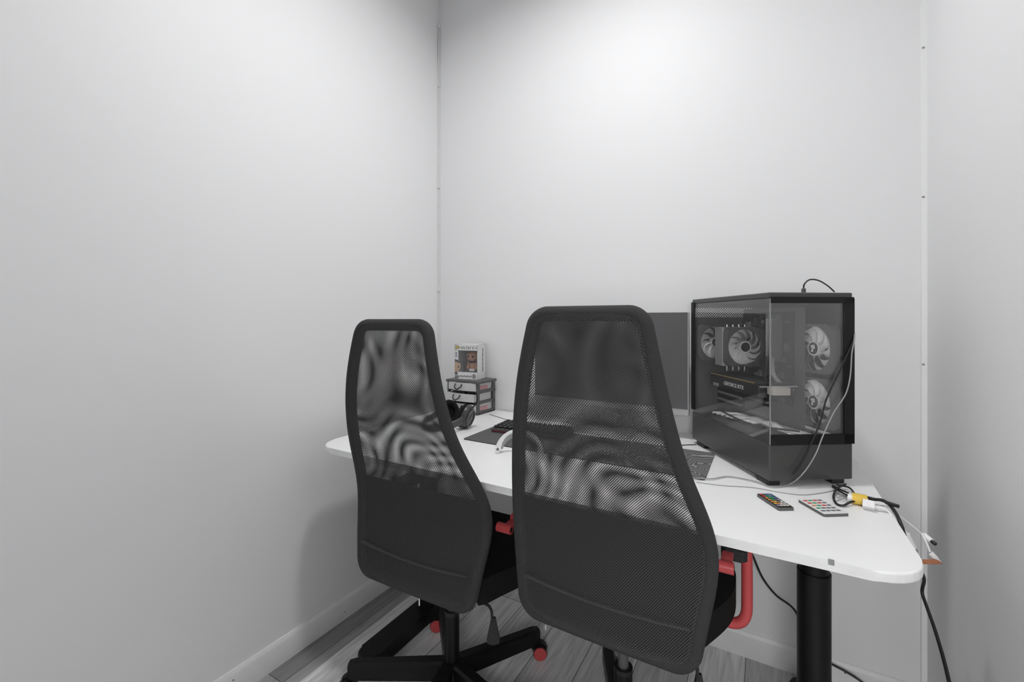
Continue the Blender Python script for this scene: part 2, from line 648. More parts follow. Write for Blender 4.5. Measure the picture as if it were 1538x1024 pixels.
# ------------------------------------------------------------------ desk
DX0, DX1, DY0, DY1, DT = 0.125, 1.712, -0.812, -0.012, 0.77
TH = 0.019
desk = thing('standing_desk', 'long white standing desk on black legs along the back wall', 'desk', ((DX0 + DX1) / 2, -0.41, 0))
OX, OY = desk.location.x, desk.location.y
top = MB().prism(rounded_rect(DX0 - OX, DY0 - OY, DX1 - OX, DY1 - OY, 0.085), DT - TH, DT, M_DESK, bev=0.004, side=M_EDGE).build('tabletop', desk)
pm = at_y(1248.5, 844, DY0)
MB().box((pm.x - OX, DY0 - OY - 0.0005, pm.z), (0.009, 0.002, 0.010), M_GPL).build('edge_mark', top)
for x in (0.28, 1.578):
    mb = MB()
    mb.cyl((x - OX, 0.01, 0.05), (x - OX, 0.01, 0.55), 0.0375, M_BLKMET, seg=40)
    mb.cyl((x - OX, 0.01, 0.55), (x - OX, 0.01, DT - TH - 0.02), 0.033, M_BLKMET, seg=40)
    mb.build('desk_leg', desk)
    MB().prism(rounded_rect(x - OX - 0.042, -0.745 - OY, x - OX + 0.042, -0.085 - OY, 0.04), 0.0, 0.052, M_BLKMET, bev=0.008).build('foot', desk)
    MB().box((x - OX, 0, DT - TH - 0.012), (0.07, 0.56, 0.024), M_BLKMET, bev=0.003).build('support_bracket', desk)
MB().box((0, 0.01, DT - TH - 0.03), (1.26, 0.05, 0.04), M_BLKMET, bev=0.003).build('crossbeam', desk)

# ------------------------------------------------------------------ office chairs
TK = [0, .15, .32, .55, .8, 1.0]
WK = [0.2071, 0.2264, 0.2431, 0.2043, 0.1622, 0.1299]
DK = [-0.2014, -0.1872, -0.1732, -0.2397, -0.2832, -0.2767]
BH, RTOP, RBOT, CB = 0.77, 0.0427, 0.0519, 0.0642


def spline(tk, v):
    n = len(tk)
    h = [tk[i + 1] - tk[i] for i in range(n - 1)]
    a = [[0.0] * n for _ in range(n)]
    b = [0.0] * n
    a[0][0] = a[-1][-1] = 1.0
    for i in range(1, n - 1):
        a[i][i - 1], a[i][i], a[i][i + 1] = h[i - 1], 2 * (h[i - 1] + h[i]), h[i]
        b[i] = 6 * ((v[i + 1] - v[i]) / h[i] - (v[i] - v[i - 1]) / h[i - 1])
    for i in range(1, n):
        k = a[i][i - 1] / a[i - 1][i - 1]
        for j in range(n):
            a[i][j] -= k * a[i - 1][j]
        b[i] -= k * b[i - 1]
    m = [0.0] * n
    for i in range(n - 1, -1, -1):
        m[i] = (b[i] - sum(a[i][j] * m[j] for j in range(i + 1, n))) / a[i][i]

    def f(t):
        i = 0
        while i < n - 2 and t > tk[i + 1]:
            i += 1
        A, B = (tk[i + 1] - t) / h[i], (t - tk[i]) / h[i]
        return A * v[i] + B * v[i + 1] + ((A ** 3 - A) * m[i] + (B ** 3 - B) * m[i + 1]) * h[i] ** 2 / 6
    return f


f_w, f_d = spline(TK, WK), spline(TK, DK)


def half_width(z, inset=0.0):
    """half width of the backrest outline at height z above its bottom, drawn in by inset"""
    t = min(max(z / BH, 0), 1)
    w = f_w(t) - inset
    rb, rt = max(RBOT - inset, 0.006), max(RTOP - inset, 0.006)
    zb, zt = z - inset, BH - inset - z
    if zb < rb:
        q = 1 - max(zb, 0) / rb
        w -= rb * (1 - math.sqrt(max(0, 1 - q * q)))
    if zt < rt:
        q = 1 - max(zt, 0) / rt
        w -= rt * (1 - math.sqrt(max(0, 1 - q * q)))
    return w


def make_chair(label, x, y, rz, z0, tilt, leg_deg, caster_dirs, bs, bo, folded, tag_u):
    bz0 = CAM.z - (CAM.z - z0) * bs      # the back sits a little behind the seat: bo is its offset, bs its size
    c = thing('office_chair', label, 'chair', (x, y, 0), rz, 'mesh office chairs at the desk')

    def bp(u, z, fwd=0.0):
        return Vector((bo[0] + bs * u, bo[1] + bs * (f_d(min(max(z / BH, 0), 1)) + tilt * (z - 0.1) + CB * u * u) + fwd, bz0 + bs * z))

    # backrest: a fabric-wrapped ring, two stretched nets and an inner pad
    r = 0.0155
    zs = [r + (BH - 2 * r) * (0.5 - 0.5 * math.cos(PI * k / 64)) for k in range(65)]
    right = [(half_width(z, r), z) for z in zs]
    loop = [(0.0, r)] + right + [(0.0, BH - r)] + [(-u, z) for u, z in right[::-1]]
    # even out the spacing
    pts = [Vector((u, z)) for u, z in loop]
    dense = []
    for k in range(len(pts)):
        a, b = pts[k], pts[(k + 1) % len(pts)]
        m = max(1, int((b - a).length / 0.012))
        for s in range(m):
            dense.append(a + (b - a) * (s / m))
    ring = [bp(p.x, p.y, 0.013) for p in dense]
    back = MB().tube(ring, r, M_SLEEVE, seg=12, closed=True, sub=1, flat=(0.0155, 0.0155), up=(0, 1, 0)).build('backrest', c)

    def net(fwd, m, name, bulge):
        rows, uvs = [], []
        NZ, NU = 70, 24
        for i in range(NZ + 1):
            z = r + (BH - 2 * r) * i / NZ
            hw = half_width(z, r) * 0.995
            row, uv = [], []
            for j in range(NU + 1):
                s = -1 + 2 * j / NU
                edge = (1 - s * s)
                row.append(bp(s * hw, z, fwd + bulge * edge))
                uv.append((s * hw, z))
            rows.append(row)
            uvs.append(uv)
        return MB().grid(rows, m, uvs).build(name, back)

    net(0.0, M_NETB, 'mesh_panel', -0.004)
    net(0.026, M_NETF, 'mesh_panel', 0.004)
    # seam and inner lumbar pad
    seam = [bp(s * half_width(0.095, 0.03), 0.095 + 0.01 * s * s, -0.004) for s in [k / 12 - 1 for k in range(25)]]
    MB().tube(seam, 0.0035, M_SEAM, seg=8, sub=1, flat=(0.0012, 0.007), up=(0, 1, 0)).build('seam', back)
    q = bp(tag_u, 0.0, 0.006)
    MB().box((q.x, q.y, q.z - 0.006), (0.003, 0.0015, 0.020 if folded else 0.012), M_WPL if folded else M_SILVER).build('sewn_tag' if folded else 'zip_pull', back)
    rows, back_rows = [], []
    for i in range(25):
        z = 0.03 + 0.26 * i / 24
        hw = half_width(z, 0.03)
        rows.append([bp(s * hw, z, 0.014) for s in [k / 8 - 1 for k in range(17)]])
    for i in range(24, -1, -1):
        z = 0.03 + 0.26 * i / 24
        hw = half_width(z, 0.03)
        rows.append([bp(s * hw, z, 0.021) for s in [k / 8 - 1 for k in range(17)]])
    rows.append(rows[0])
    MB().grid(rows, M_PAD).build('lumbar_pad', back)

    # seat
    st = z0 + 0.045
    half = [(0.0, -0.125), (0.13, -0.122), (0.178, -0.10), (0.205, -0.04), (0.245, 0.06), (0.258, 0.14), (0.25, 0.22), (0.21, 0.275), (0.10, 0.29)]
    full = half + [(0.0, 0.292)] + [(-u, v) for u, v in half[:0:-1]]
    out = [(p.x, p.y) for p in smooth_path([Vector((a, b, 0)) for a, b in full], 5, True)]
    MB().prism(out, st - 0.07, st, M_BLKFAB, bev=0.03, seg=5, smooth=True).build('seat', c)
    # mechanism and bracket to the backrest
    MB().box((0, 0.06, st - 0.084), (0.15, 0.20, 0.032), M_BLKMET, bev=0.008).build('tilt_mechanism', c)
    # lever with paddle
    lv = MB().tube([(0.08, -0.06, st - 0.10), (0.16, -0.07, st - 0.085), (0.188, -0.07, st - 0.095), (0.192, -0.07, st - 0.13)], 0.004, M_BLKPL, seg=8).build('lever', c)
    pd = [(-0.006, 0), (-0.019, -0.062), (-0.017, -0.074), (0, -0.078), (0.017, -0.074), (0.019, -0.062), (0.006, 0)]
    mtx = Matrix.Translation((0.192, -0.062, st - 0.118)) @ Euler((PI / 2, 0, 0.5)).to_matrix().to_4x4()
    pdl = MB().prism(pd, 0, 0.009, M_BLKPL, bev=0.002, mtx=mtx)
    pdl.build('lever_paddle', lv)

    # armrests
    for s in (-1, 1):
        a = MB()
        za = z0 + 0.205
        fx = s * (0.93 if (s < 0 and not folded) else 1.0)
        a.tube([(fx * 0.12, 0.13, st - 0.10), (fx * 0.22, 0.13, st - 0.10), (fx * 0.262, 0.13, st - 0.095), (fx * 0.282, 0.132, st - 0.07),
                (fx * 0.285, 0.135, st - 0.02), (fx * 0.284, 0.142, st + 0.08), (fx * 0.280, 0.148, za - 0.005)], 0.0135, M_RED, seg=16)
        arm = a.build('armrest', c)
        arm['label'] = 'red armrest tube'
        a = MB()
        a.tube([(s * 0.268, -0.095, za - 0.002), (s * 0.226, -0.095, za - 0.002)], 0.0125, M_RED, seg=18, sub=1)
        a.cyl((s * 0.2682, -0.095, za - 0.002), (s * 0.2688, -0.095, za - 0.002), 0.007, M_BLKPL, seg=14)
        a.box((s * 0.252, -0.062, za + 0.0005), (0.024, 0.06, 0.008), M_RED, bev=0.003)
        if folded:
            a.tube([(s * 0.275, -0.036, za + 0.003), (s * 0.238, -0.036, za + 0.003)], 0.0115, M_RED, seg=18, sub=1)
        a.build('armrest_bracket', arm)
        MB().prism(rounded_rect(fx * 0.262 - 0.028, -0.005, fx * 0.262 + 0.028, 0.22, 0.012), za - (0.035 if folded else 0.030), za - (0.008 if folded else 0.003), M_BLKPL, bev=0.005).build('arm_pad', arm)

    # column, hub, five legs, casters
    mb = MB().cyl((0, 0, 0.06), (0, 0, 0.275), 0.0235, M_BLKMET, seg=32)
    mb.cyl((0, 0, 0.27), (0, 0, 0.282), 0.0245, M_BLKPL, seg=32)
    mb.cyl((0, 0, 0.27), (0, 0, st - 0.1), 0.0135, M_DGREY, seg=24)
    mb.build('gas_lift', c)
    MB().cyl((0, 0, 0.055), (0, 0, 0.122), 0.042, M_BLKMET, r2=0.034, seg=32).build('hub', c)
    for k in range(5):
        ang = math.radians(leg_deg + 72 * k)
        R = Matrix.Rotation(ang, 4, 'Z')
        bm = bmesh.new()
        L0, L1 = 0.025, 0.335
        sec = [(L0, 0.021, 0.066, 0.124), (L1 - 0.02, 0.0185, 0.050, 0.102), (L1, 0.015, 0.052, 0.098)]
        vs = []
        for (xx, w, zb, zt) in sec:
            vs.append([bm.verts.new((xx, yy, zz)) for yy, zz in ((-w, zb), (w, zb), (w, zt - 0.006), (w - 0.007, zt), (-w + 0.007, zt), (-w, zt - 0.006))])
        for a_, b_ in zip(vs[:-1], vs[1:]):
            for j in range(6):
                bm.faces.new((a_[j], a_[(j + 1) % 6], b_[(j + 1) % 6], b_[j]))
        bm.faces.new(vs[0][::-1])
        bm.faces.new(vs[-1])
        bmesh.ops.recalc_face_normals(bm, faces=bm.faces)
        MB().add_bm(bm, M_BLKMET, R).build('leg', c)
        # caster
        e = R @ Vector((L1 - 0.018, 0, 0))
        ca = math.radians(caster_dirs[k])
        ax = Vector((math.cos(ca), math.sin(ca), 0))      # wheel axle direction
        tr = Vector((-ax.y, ax.x, 0))
        wc = e + tr * 0.022 + Vector((0, 0, 0.0245))
        mb = MB().cyl(e + Vector((0, 0, 0.03)), e + Vector((0, 0, 0.056)), 0.009, M_BLKPL, seg=14)
        mb.cyl(wc - ax * 0.021, wc + ax * 0.021, 0.0245, M_BLKPL, seg=26)
        hood = [wc + tr * (0.0285 * math.cos(q)) + Vector((0, 0, 0.0285 * math.sin(q))) for q in [PI * j / 10 for j in range(11)]]
        mb.tube(hood, 0.004, M_BLKPL, seg=8, sub=1, flat=(0.0045, 0.012), up=(0, 0, 1)) if False else None
        rows = [[h - ax * 0.011, h + ax * 0.011] for h in hood]
        mb.grid(rows, M_BLKPL)
        cs = mb.build('caster', c)
        for s in (-1, 1):
            MB().cyl(wc + ax * (s * 0.0205), wc + ax * (s * 0.0235), 0.0225, M_RED, r2=None, seg=28).build('wheel_cap', cs)
    return c


cd = [-60, -75, 150, -80, -20]
make_chair('black mesh-back office chair with red armrests, nearer the drawer tower and left wall', 0.608, -0.668, 0.0233, 0.4316, 0.005, 62.3 - math.degrees(0.0233), [-62, 120, 115, -80, -20], 0.985, (0.0125, -0.0168), True, 0.035)
make_chair('black mesh-back office chair with red armrests, standing before the monitor and nearest the computer', 1.143, -0.621, -0.001, 0.4587, -0.0206, 43.0, [-60, -40, 115, -80, -20], 0.945, (0.018, -0.0633), False, -0.135)

# ------------------------------------------------------------------ desktop computer
PCA = math.radians(34.2)
PW, PD = 0.2267, 0.41
PZ0, PZ1 = 0.785, 1.2705
pc = thing('desktop_computer', 'black tower computer with glass panels and white fans on the right end of the desk', 'computer', (1.478, -0.472, DT), PCA)
PCM = Matrix.Translation(pc.location) @ Matrix.Rotation(PCA, 4, 'Z')
PCI = PCM.inverted()
b0, b1 = PZ0 - DT, PZ1 - DT          # 0.015 .. 0.50
BAND = 0.879 - DT                     # top of the solid lower band
T = 0.004
# shell
mb = MB()
mb.box((PW / 2, PD / 2, (b0 + BAND) / 2), (PW, PD, BAND - b0), M_CASE, bev=0.003)
mb.build('lower_shroud', pc)
mb = MB()
mb.box((PW / 2, PD / 2, b1 - 0.008), (PW, PD, 0.016), M_CASE, bev=0.003)
mb.box((PW - 0.002, PD / 2, (BAND + b1) / 2), (0.004, PD - 0.004, b1 - BAND - 0.016), M_CASE)
mb.build('case_shell', pc)
# front border of the front pane (black print on the glass edge)
mb = MB()
mb.box((PW - 0.0135, -0.0035, (BAND + b1 - 0.016) / 2), (0.027, 0.006, b1 - 0.016 - BAND), M_BLKMET)
mb.box((PW / 2, -0.0035, b1 - 0.020), (PW - 0.002, 0.006, 0.016), M_BLKMET)
mb.box((PW / 2, -0.0035, BAND + 0.013), (PW - 0.002, 0.006, 0.026), M_BLKMET)
mb.build('front_bezel', pc)
MB().box((-0.001, PD - 0.009, (BAND + b1) / 2), (0.006, 0.018, b1 - BAND - 0.02), M_BLKMET).build('side_bezel', pc)
gz0, gz1 = BAND + 0.001, b1 - 0.016
MB().box((0.0015, PD / 2, (gz0 + gz1) / 2), (0.003, PD - 0.003, gz1 - gz0), M_GLASS).build('glass_panel', pc)
MB().box((0.0006, -0.0025, (gz0 + gz1) / 2), (0.0018, 0.003, gz1 - gz0), M_GPL).build('pane_edge', pc)
MB().box((PW / 2, -0.0015, (gz0 + gz1) / 2), (PW - 0.006, 0.003, gz1 - gz0), M_GLASS).build('glass_panel', pc)
# rear wall with a punched grid and a solid motherboard tray
M_PERF = perforated('punched_steel', 0.05, 0.0062, 0.5)
rows = [[Vector((0.006, PD - 0.004, z)), Vector((PW - 0.006, PD - 0.004, z))] for z in (BAND, BAND + 0.02)]
mb = MB()
za, zb_ = b1 - 0.062, b1 - 0.03
mb.box((PW / 2, PD - 0.003, (BAND + za) / 2), (PW - 0.008, 0.004, za - BAND), M_INNER)
mb.box((PW / 2, PD - 0.003, (zb_ + b1 - 0.016) / 2), (PW - 0.008, 0.004, b1 - 0.016 - zb_), M_INNER)
mb.grid([[Vector((0.004, PD - 0.003, z)), Vector((PW - 0.004, PD - 0.003, z))] for z in (za, zb_)], M_PERF,
        [[(0.004, z), (PW - 0.004, z)] for z in (za, zb_)], smooth=False)
mb.build('rear_panel', pc)
mb = MB()
mb.box((PW - 0.045, PD * 0.62, BAND + 0.185), (0.003, PD * 0.70, 0.345), M_INNER)
mb.build('motherboard_tray', pc)
# motherboard with components
mb = MB().box((PW - 0.050, PD * 0.66, BAND + 0.205), (0.003, 0.245, 0.28), M_PCB)
rnd = random.Random(3)
for k in range(46):
    yy = PD * 0.66 + rnd.uniform(-0.112, 0.112)
    zz = BAND + 0.205 + rnd.uniform(-0.13, 0.13)
    mb.box((PW - 0.055, yy, zz), (0.008, rnd.uniform(0.006, 0.022), rnd.uniform(0.006, 0.03)), rnd.choice([M_CHIP, M_DGREY, M_INNER, M_DGREY]), bev=0.001)
for k in range(4):
    mb.box((PW - 0.068, PD * 0.66 - 0.075 + 0.009 * k, BAND + 0.26), (0.032, 0.005, 0.13), M_CHIP if k % 2 else M_DGREY, bev=0.001)
for k in range(2):
    mb.box((PW - 0.066, PD * 0.66 + 0.02, BAND + 0.09 - 0.03 * k), (0.012, 0.10, 0.006), M_CHIP)
mb.build('motherboard', pc)


def fan(parent, centre, normal, r, frame_m, blade_m, hub_m, emblem, name='case_fan', spin=0.0, nb=9):
    """square-framed fan: frame, swept blades, hub with a pale emblem; normal points to the viewer's side"""
    n = Vector(normal).normalized()
    zz = Vector((0, 0, 1))
    xx = zz.cross(n).normalized()
    B = Matrix((xx, zz, n)).transposed().to_4x4()
    Mx = Matrix.Translation(Vector(centre)) @ B
    s = r * 1.09
    bm = bmesh.new()
    N = 48
    for zc, flip in ((0.0125, False), (-0.0125, True)):
        pass
    rows = []
    outer = []
    for k in range(N + 1):
        a = 2 * PI * k / N
        cx, sx = math.cos(a), math.sin(a)
        q = min(s / max(abs(cx), 1e-6), s / max(abs(sx), 1e-6))
        q = min(q, s * 1.30)
        outer.append((cx * q, sx * q))
    inner = [(math.cos(2 * PI * k / N) * r * 1.03, math.sin(2 * PI * k / N) * r * 1.03) for k in range(N + 1)]
    prof = [(outer, -0.0125), (outer, 0.0125), (inner, 0.0125), (inner, -0.0125), (outer, -0.0125)]
    fr = MB().grid([[Mx @ Vector((p[0], p[1], z)) for p in o] for o, z in prof], frame_m, smooth=False)
    for k in range(4):
        a = PI / 4 + k * PI / 2
        fr.cyl(Mx @ Vector((math.cos(a) * r * 0.3, math.sin(a) * r * 0.3, -0.011)), Mx @ Vector((math.cos(a) * r * 1.05, math.sin(a) * r * 1.05, -0.011)), 0.0025, frame_m, seg=8)
    f = fr.build(name, parent)
    bl = MB()
    for k in range(nb):
        rows = []
        for i in range(7):
            q = i / 6
            rad = r * (0.30 + 0.69 * q)
            sweep = 0.55 * q * q + spin + 2 * PI * k / nb
            half = (0.20 + 0.17 * q) * (2 * PI / nb) * 1.15
            rows.append([Mx @ Vector((rad * math.cos(sweep + t * half), rad * math.sin(sweep + t * half), 0.007 * t * (1 - 0.3 * q))) for t in (-1, -0.5, 0, 0.5, 1)])
        rows2 = rows + [[p + n * -0.0012 for p in rw] for rw in rows[::-1]] + [rows[0]]
        bl.grid(rows2, blade_m)
    bl.cyl(Mx @ Vector((0, 0, -0.01)), Mx @ Vector((0, 0, 0.009)), r * 0.33, blade_m, seg=30)
    bl.build('fan_blades', f)
    hb = MB().cyl(Mx @ Vector((0, 0, 0.0088)), Mx @ Vector((0, 0, 0.0100)), r * 0.27, hub_m, seg=30)
    if emblem:
        e = r * 0.16
        pts = [(-0.7, -1.0), (0.1, -1.0), (0.1, -0.2), (0.8, 0.0), (0.6, 1.0), (-0.2, 1.0), (-0.9, 0.5), (-0.3, 0.1)]
        hb.prism([(p[0] * e, p[1] * e) for p in pts], 0.0100, 0.0106, M_WPL, mtx=Mx)
    hb.build('hub_emblem' if emblem else 'hub_cap', f)
    return f


def pc_hit_x(px, py, lx):
    """point on the computer's own plane x = lx"""
    o = PCI @ CAM
    d = PCI.to_3x3() @ ray(px, py)
    return o + d * ((lx - o.x) / d.x)


def pc_hit_y(px, py, ly):
    o = PCI @ CAM
    d = PCI.to_3x3() @ ray(px, py)
    return o + d * ((ly - o.y) / d.y)


# two side intake fans
for (px, py, sp) in ((1226, 523, 0.2), (1226, 603, 0.55)):
    q = pc_hit_x(px, py, PW - 0.03)
    fan(pc, q, (-1, 0, 0), 0.062, M_FANF, M_FANW, M_HUB, True, spin=sp, nb=9)
q = pc_hit_y(1066, 514, PD - 0.022)
fan(pc, (max(q.x, 0.070), PD - 0.022, q.z), (0, -1, 0), 0.055, M_FANF, M_FANW, M_HUB, False, spin=0.3, nb=9)
# tower cooler
qc = pc_hit_y(1119, 521, 0.255)
cool = MB()
for k in range(22):
    cool.box((qc.x, 0.28 + 0.0, qc.z), (0.1, 0.045, 0.001), M_FIN) if False else None
cool.box((qc.x, 0.305, qc.z), (0.115, 0.05, 0.125), M_FIN, bev=0.002)
for k in range(5):
    cool.box((qc.x - 0.0585, 0.288 + 0.0085 * k, qc.z), (0.003, 0.003, 0.12), M_GPL)
for k in range(4):
    cool.cyl((qc.x - 0.03 + 0.02 * k, 0.305, qc.z - 0.08), (qc.x - 0.03 + 0.02 * k, 0.305, qc.z + 0.07), 0.003, M_CHROME, seg=10)
co = cool.build('cpu_cooler', pc)
fan(co, (qc.x, 0.262, qc.z), (0, -1, 0), 0.056, M_DGREY, M_FANW, M_HUB, False, name='cooler_fan', spin=0.1, nb=11)
# graphics card
gz = pc_hit_x(1100, 578, 0.05)
GZ = gz.z
g = MB()
g.box((0.105, 0.255, GZ), (0.105, 0.265, 0.038), M_BLKPL, bev=0.004)
g.box((0.108, 0.262, GZ + 0.0215), (0.11, 0.27, 0.004), M_PCB)
g.box((0.0525, 0.262, GZ + 0.0215), (0.002, 0.24, 0.0025), M_GOLD)
for k in range(3):
    g.box((0.052, 0.36 - 0.012 * k, GZ - 0.012), (0.002, 0.006, 0.010), M_CHIP)
gc = g.build('graphics_card', pc)
txt = bpy.data.curves.new('card_lettering', 'FONT')
txt.body = 'GEFORCE RTX'
txt.size = 0.0165
txt.extrude = 0.0004
txt.materials.append(M_WPL)
tmp = bpy.data.objects.new('card_lettering', txt)
me_t = bpy.data.meshes.new_from_object(tmp)
bpy.data.objects.remove(tmp)
to = bpy.data.objects.new('card_lettering', me_t)
COL.objects.link(to)
to.parent = gc
to.matrix_local = Matrix.Translation((0.0515, 0.30, GZ - 0.006)) @ Matrix(((0, 0, -1, 0), (-1, 0, 0, 0), (0, 1, 0, 0), (0, 0, 0, 1)))
# pale ribbed lines of the lower slots, connectors
sl = MB()
for zz in (GZ - 0.045, GZ - 0.068):
    for k in range(22):
        sl.box((0.09, 0.40 - 0.0065 * k, zz), (0.002, 0.0025, 0.008), M_CHIP)
sl.box((0.091, 0.33, GZ - 0.056), (0.002, 0.16, 0.05), M_BLKPL)
sl.build('expansion_slots', pc)
cn = MB().box((0.10, 0.105, GZ + 0.004), (0.05, 0.03, 0.022), mat('beige_connector', (0.5, 0.46, 0.42), 0.5), bev=0.002)
cn.box((0.10, 0.105, GZ + 0.016), (0.11, 0.006, 0.003), M_CHIP)
cn.build('power_connector', pc)
wc = MB()
rnd = random.Random(5)
for k in range(9):
    y0 = 0.36 - 0.02 * k
    wc.tube([(0.05 + 0.004 * k, y0, BAND + 0.006), (0.08 + 0.004 * k, y0 - 0.05, BAND + 0.012 + 0.004 * (k % 3)), (0.11, y0 - 0.13, BAND + 0.008), (0.15 + 0.004 * k, max(0.03, y0 - 0.22), BAND + 0.006)],
            0.005, M_WPL, seg=8, flat=(0.009, 0.004), up=(0, 0, 1))
wc.build('desk_reflection', pc)  # white strands put in for the white desk mirrored in the glass
bc = MB()
bc.tube([(0.13, 0.20, GZ + 0.09), (0.10, 0.17, GZ + 0.05), (0.11, 0.16, GZ + 0.02), (0.15, 0.15, GZ)], 0.006, M_BLKPL)
bc.tube([(0.14, 0.19, GZ + 0.09), (0.115, 0.15, GZ + 0.05), (0.13, 0.14, GZ + 0.02), (0.16, 0.13, GZ)], 0.006, M_GPL)
bc.tube([(0.03, 0.30, BAND + 0.03), (0.05, 0.15, BAND + 0.016), (0.12, 0.05, BAND + 0.02)], 0.003, M_BLKPL)
bc.build('inner_cables', pc)
for (x, y) in ((0.02, 0.035), (PW - 0.03, 0.035), (0.02, PD - 0.05), (PW - 0.03, PD - 0.05)):
    MB().box((x, y, b0 / 2), (0.035, 0.05, b0), M_BLKPL, bev=0.003).build('case_foot', pc)

# ------------------------------------------------------------------ monitor
MW, MH = 0.613, 0.370
mx, my = 0.929, -0.125
mon = thing('monitor', 'large dark monitor with silver lower frame by the back wall, behind the chair', 'monitor', (mx, my, DT))
zb = 0.858 - DT
mb = MB().box((0, 0.012, zb + MH / 2), (MW, 0.022, MH), M_SILVER, bev=0.004)
mb.box((0, 0.033, zb + MH * 0.5), (MW * 0.55, 0.025, MH * 0.55), M_GPL, bev=0.01)
body = mb.build('housing', mon)
MB().box((0, 0.0005, zb + MH / 2 + 0.011), (MW - 0.008, 0.002, MH - 0.026), M_SCREEN).build('screen', mon)
MB().box((0, 0.055, 0.12), (0.07, 0.02, 0.24), M_SILVER, bev=0.006).build('stand_neck', mon)
MB().prism(rounded_rect(-0.125, -0.085, 0.125, 0.075, 0.03), 0.0, 0.010, M_SILVER, bev=0.003).build('stand_foot', mon)

# white curved headband standing on its two ends
hb0 = at_z(748, 680, DT)
hbt = thing('headband', 'white curved plastic headband standing on the desk, half hidden by the chair back', 'headband', (hb0.x, hb0.y, DT), math.radians(6))
arc = [Vector((0.072 - 0.072 * math.cos(a), 0.03 * math.sin(a), 0.008 + 0.060 * math.sin(a))) for a in [PI * k / 24 for k in range(25)]]
hbb = MB().tube(arc, 0.01, M_WPL, seg=14, sub=1, flat=(0.011, 0.0055), up=(0.0, 1.0, 0.35)).build('band', hbt)
MB().tube([p + (Vector((0.072, 0.0, 0.0)) - p) * 0.085 for p in arc[1:-1]], 0.008, M_GPL, seg=10, sub=1, flat=(0.008, 0.003), up=(0.0, 1.0, 0.35)).build('band_lining', hbb)
for q in (arc[0], arc[-1]):
    MB().box((q.x, q.y, 0.005), (0.014, 0.022, 0.010), M_WPL, bev=0.003).build('band_end', hbt)
MB().cyl((arc[1].x + 0.002, arc[1].y - 0.0125, 0.014), (arc[1].x + 0.002, arc[1].y - 0.0105, 0.014), 0.004, M_DGREY, seg=12).build('end_socket', hbt)

# ------------------------------------------------------------------ mat, keyboard, headset
deskmat = MB()
deskmat.prism(rounded_rect(0.528, -0.505, 1.33, -0.235, 0.012, 4), DT, DT + 0.0028, M_MAT, side=M_MATEDGE)
o = deskmat.build('desk_mat')
tag(o, 'long dark grey desk mat printed with pale contour lines, lying on the white desk', 'desk mat')

kb = thing('keyboard', 'small black keyboard with a reddish lower edge on the desk mat', 'keyboard', (0.705, -0.300, DT + 0.0028), math.radians(4))
MB().prism(rounded_rect(-0.145, -0.066, 0.145, 0.066, 0.010), 0.0, 0.016, M_DGREY, bev=0.003).build('keyboard_case', kb)
MB().prism(rounded_rect(-0.1455, -0.0665, 0.1455, 0.0665, 0.010), 0.003, 0.009, mat('dark_red_edge', (0.13, 0.02, 0.03), 0.4)).build('red_edge', kb)
for r_ in range(5):
    for c_ in range(14):
        MB().box((-0.128 + 0.0197 * c_, 0.05 - 0.025 * r_, 0.020), (0.0165, 0.019, 0.010), M_BLKPL, bev=0.003, seg=1).build('key', kb)

hp_p = at_z(696, 645, DT)
hp = thing('headphones', 'black over-ear headphones with a thin microphone boom, lying before the drawer tower', 'headphones', (hp_p.x, hp_p.y + 0.02, DT), math.radians(-8))


def ear_cup(cx, cy, cz, n, r, name):
    n = Vector(n).normalized()
    c = Vector((cx, cy, cz))
    mb = MB()
    q = n.to_track_quat('Z', 'Y').to_matrix().to_4x4()
    Mx = Matrix.Translation(c) @ q
    prof = [(0.0, -0.022), (r * 0.6, -0.021), (r * 0.85, -0.014), (r * 0.98, -0.002), (r * 0.98, 0.004), (0, 0.004)]
    rows = [[Mx @ Vector((pr * math.cos(2 * PI * k / 32), pr * math.sin(2 * PI * k / 32) * 1.12, pz)) for k in range(33)] for pr, pz in prof]
    mb.grid(rows, M_HPD)
    rows = [[Mx @ Vector((r * 0.62 * math.cos(2 * PI * k / 32) * s, r * 0.62 * 1.12 * math.sin(2 * PI * k / 32) * s, -0.0222 - z)) for k in range(33)] for s, z in ((1.15, -0.003), (1.1, 0.0015), (0.9, 0.0015), (0.85, -0.003))]
    mb.grid(rows, M_DGREY)
    cup = mb.build(name, hp)
    ring = [Mx @ Vector((r * 0.76 * math.cos(2 * PI * k / 32), r * 0.76 * 1.12 * math.sin(2 * PI * k / 32), 0.013)) for k in range(32)]
    MB().tube(ring, 0.011, M_BLKFAB, seg=12, closed=True, sub=1).build('ear_cushion', cup)
    MB().cyl(Mx @ Vector((0, 0, 0.004)), Mx @ Vector((0, 0, 0.006)), r * 0.6, M_BLKFAB, seg=30).build('ear_mesh', cup)
    return c


ca = ear_cup(0.0, 0.0, 0.047, (-0.85, -0.25, 0.25), 0.044, 'ear_cup')
cb = ear_cup(-0.135, 0.03, 0.044, (0.85, -0.2, 0.2), 0.044, 'ear_cup')
band = [Vector((0.012, -0.01, 0.055)), Vector((0.012, -0.06, 0.035)), Vector((-0.015, -0.115, 0.024)), Vector((-0.075, -0.145, 0.02)), Vector((-0.135, -0.105, 0.024)), Vector((-0.153, -0.04, 0.034)), Vector((-0.152, 0.02, 0.05))]
MB().tube(band, 0.01, M_DGREY, seg=12, flat=(0.004, 0.014), up=(0, 0, 1)).build('headband', hp)
MB().tube([(0.012, 0.012, 0.075), (0.030, 0.02, 0.095), (0.034, 0.026, 0.115), (0.026, 0.03, 0.14)], 0.0028, M_BLKPL, seg=8).build('microphone_boom', hp)

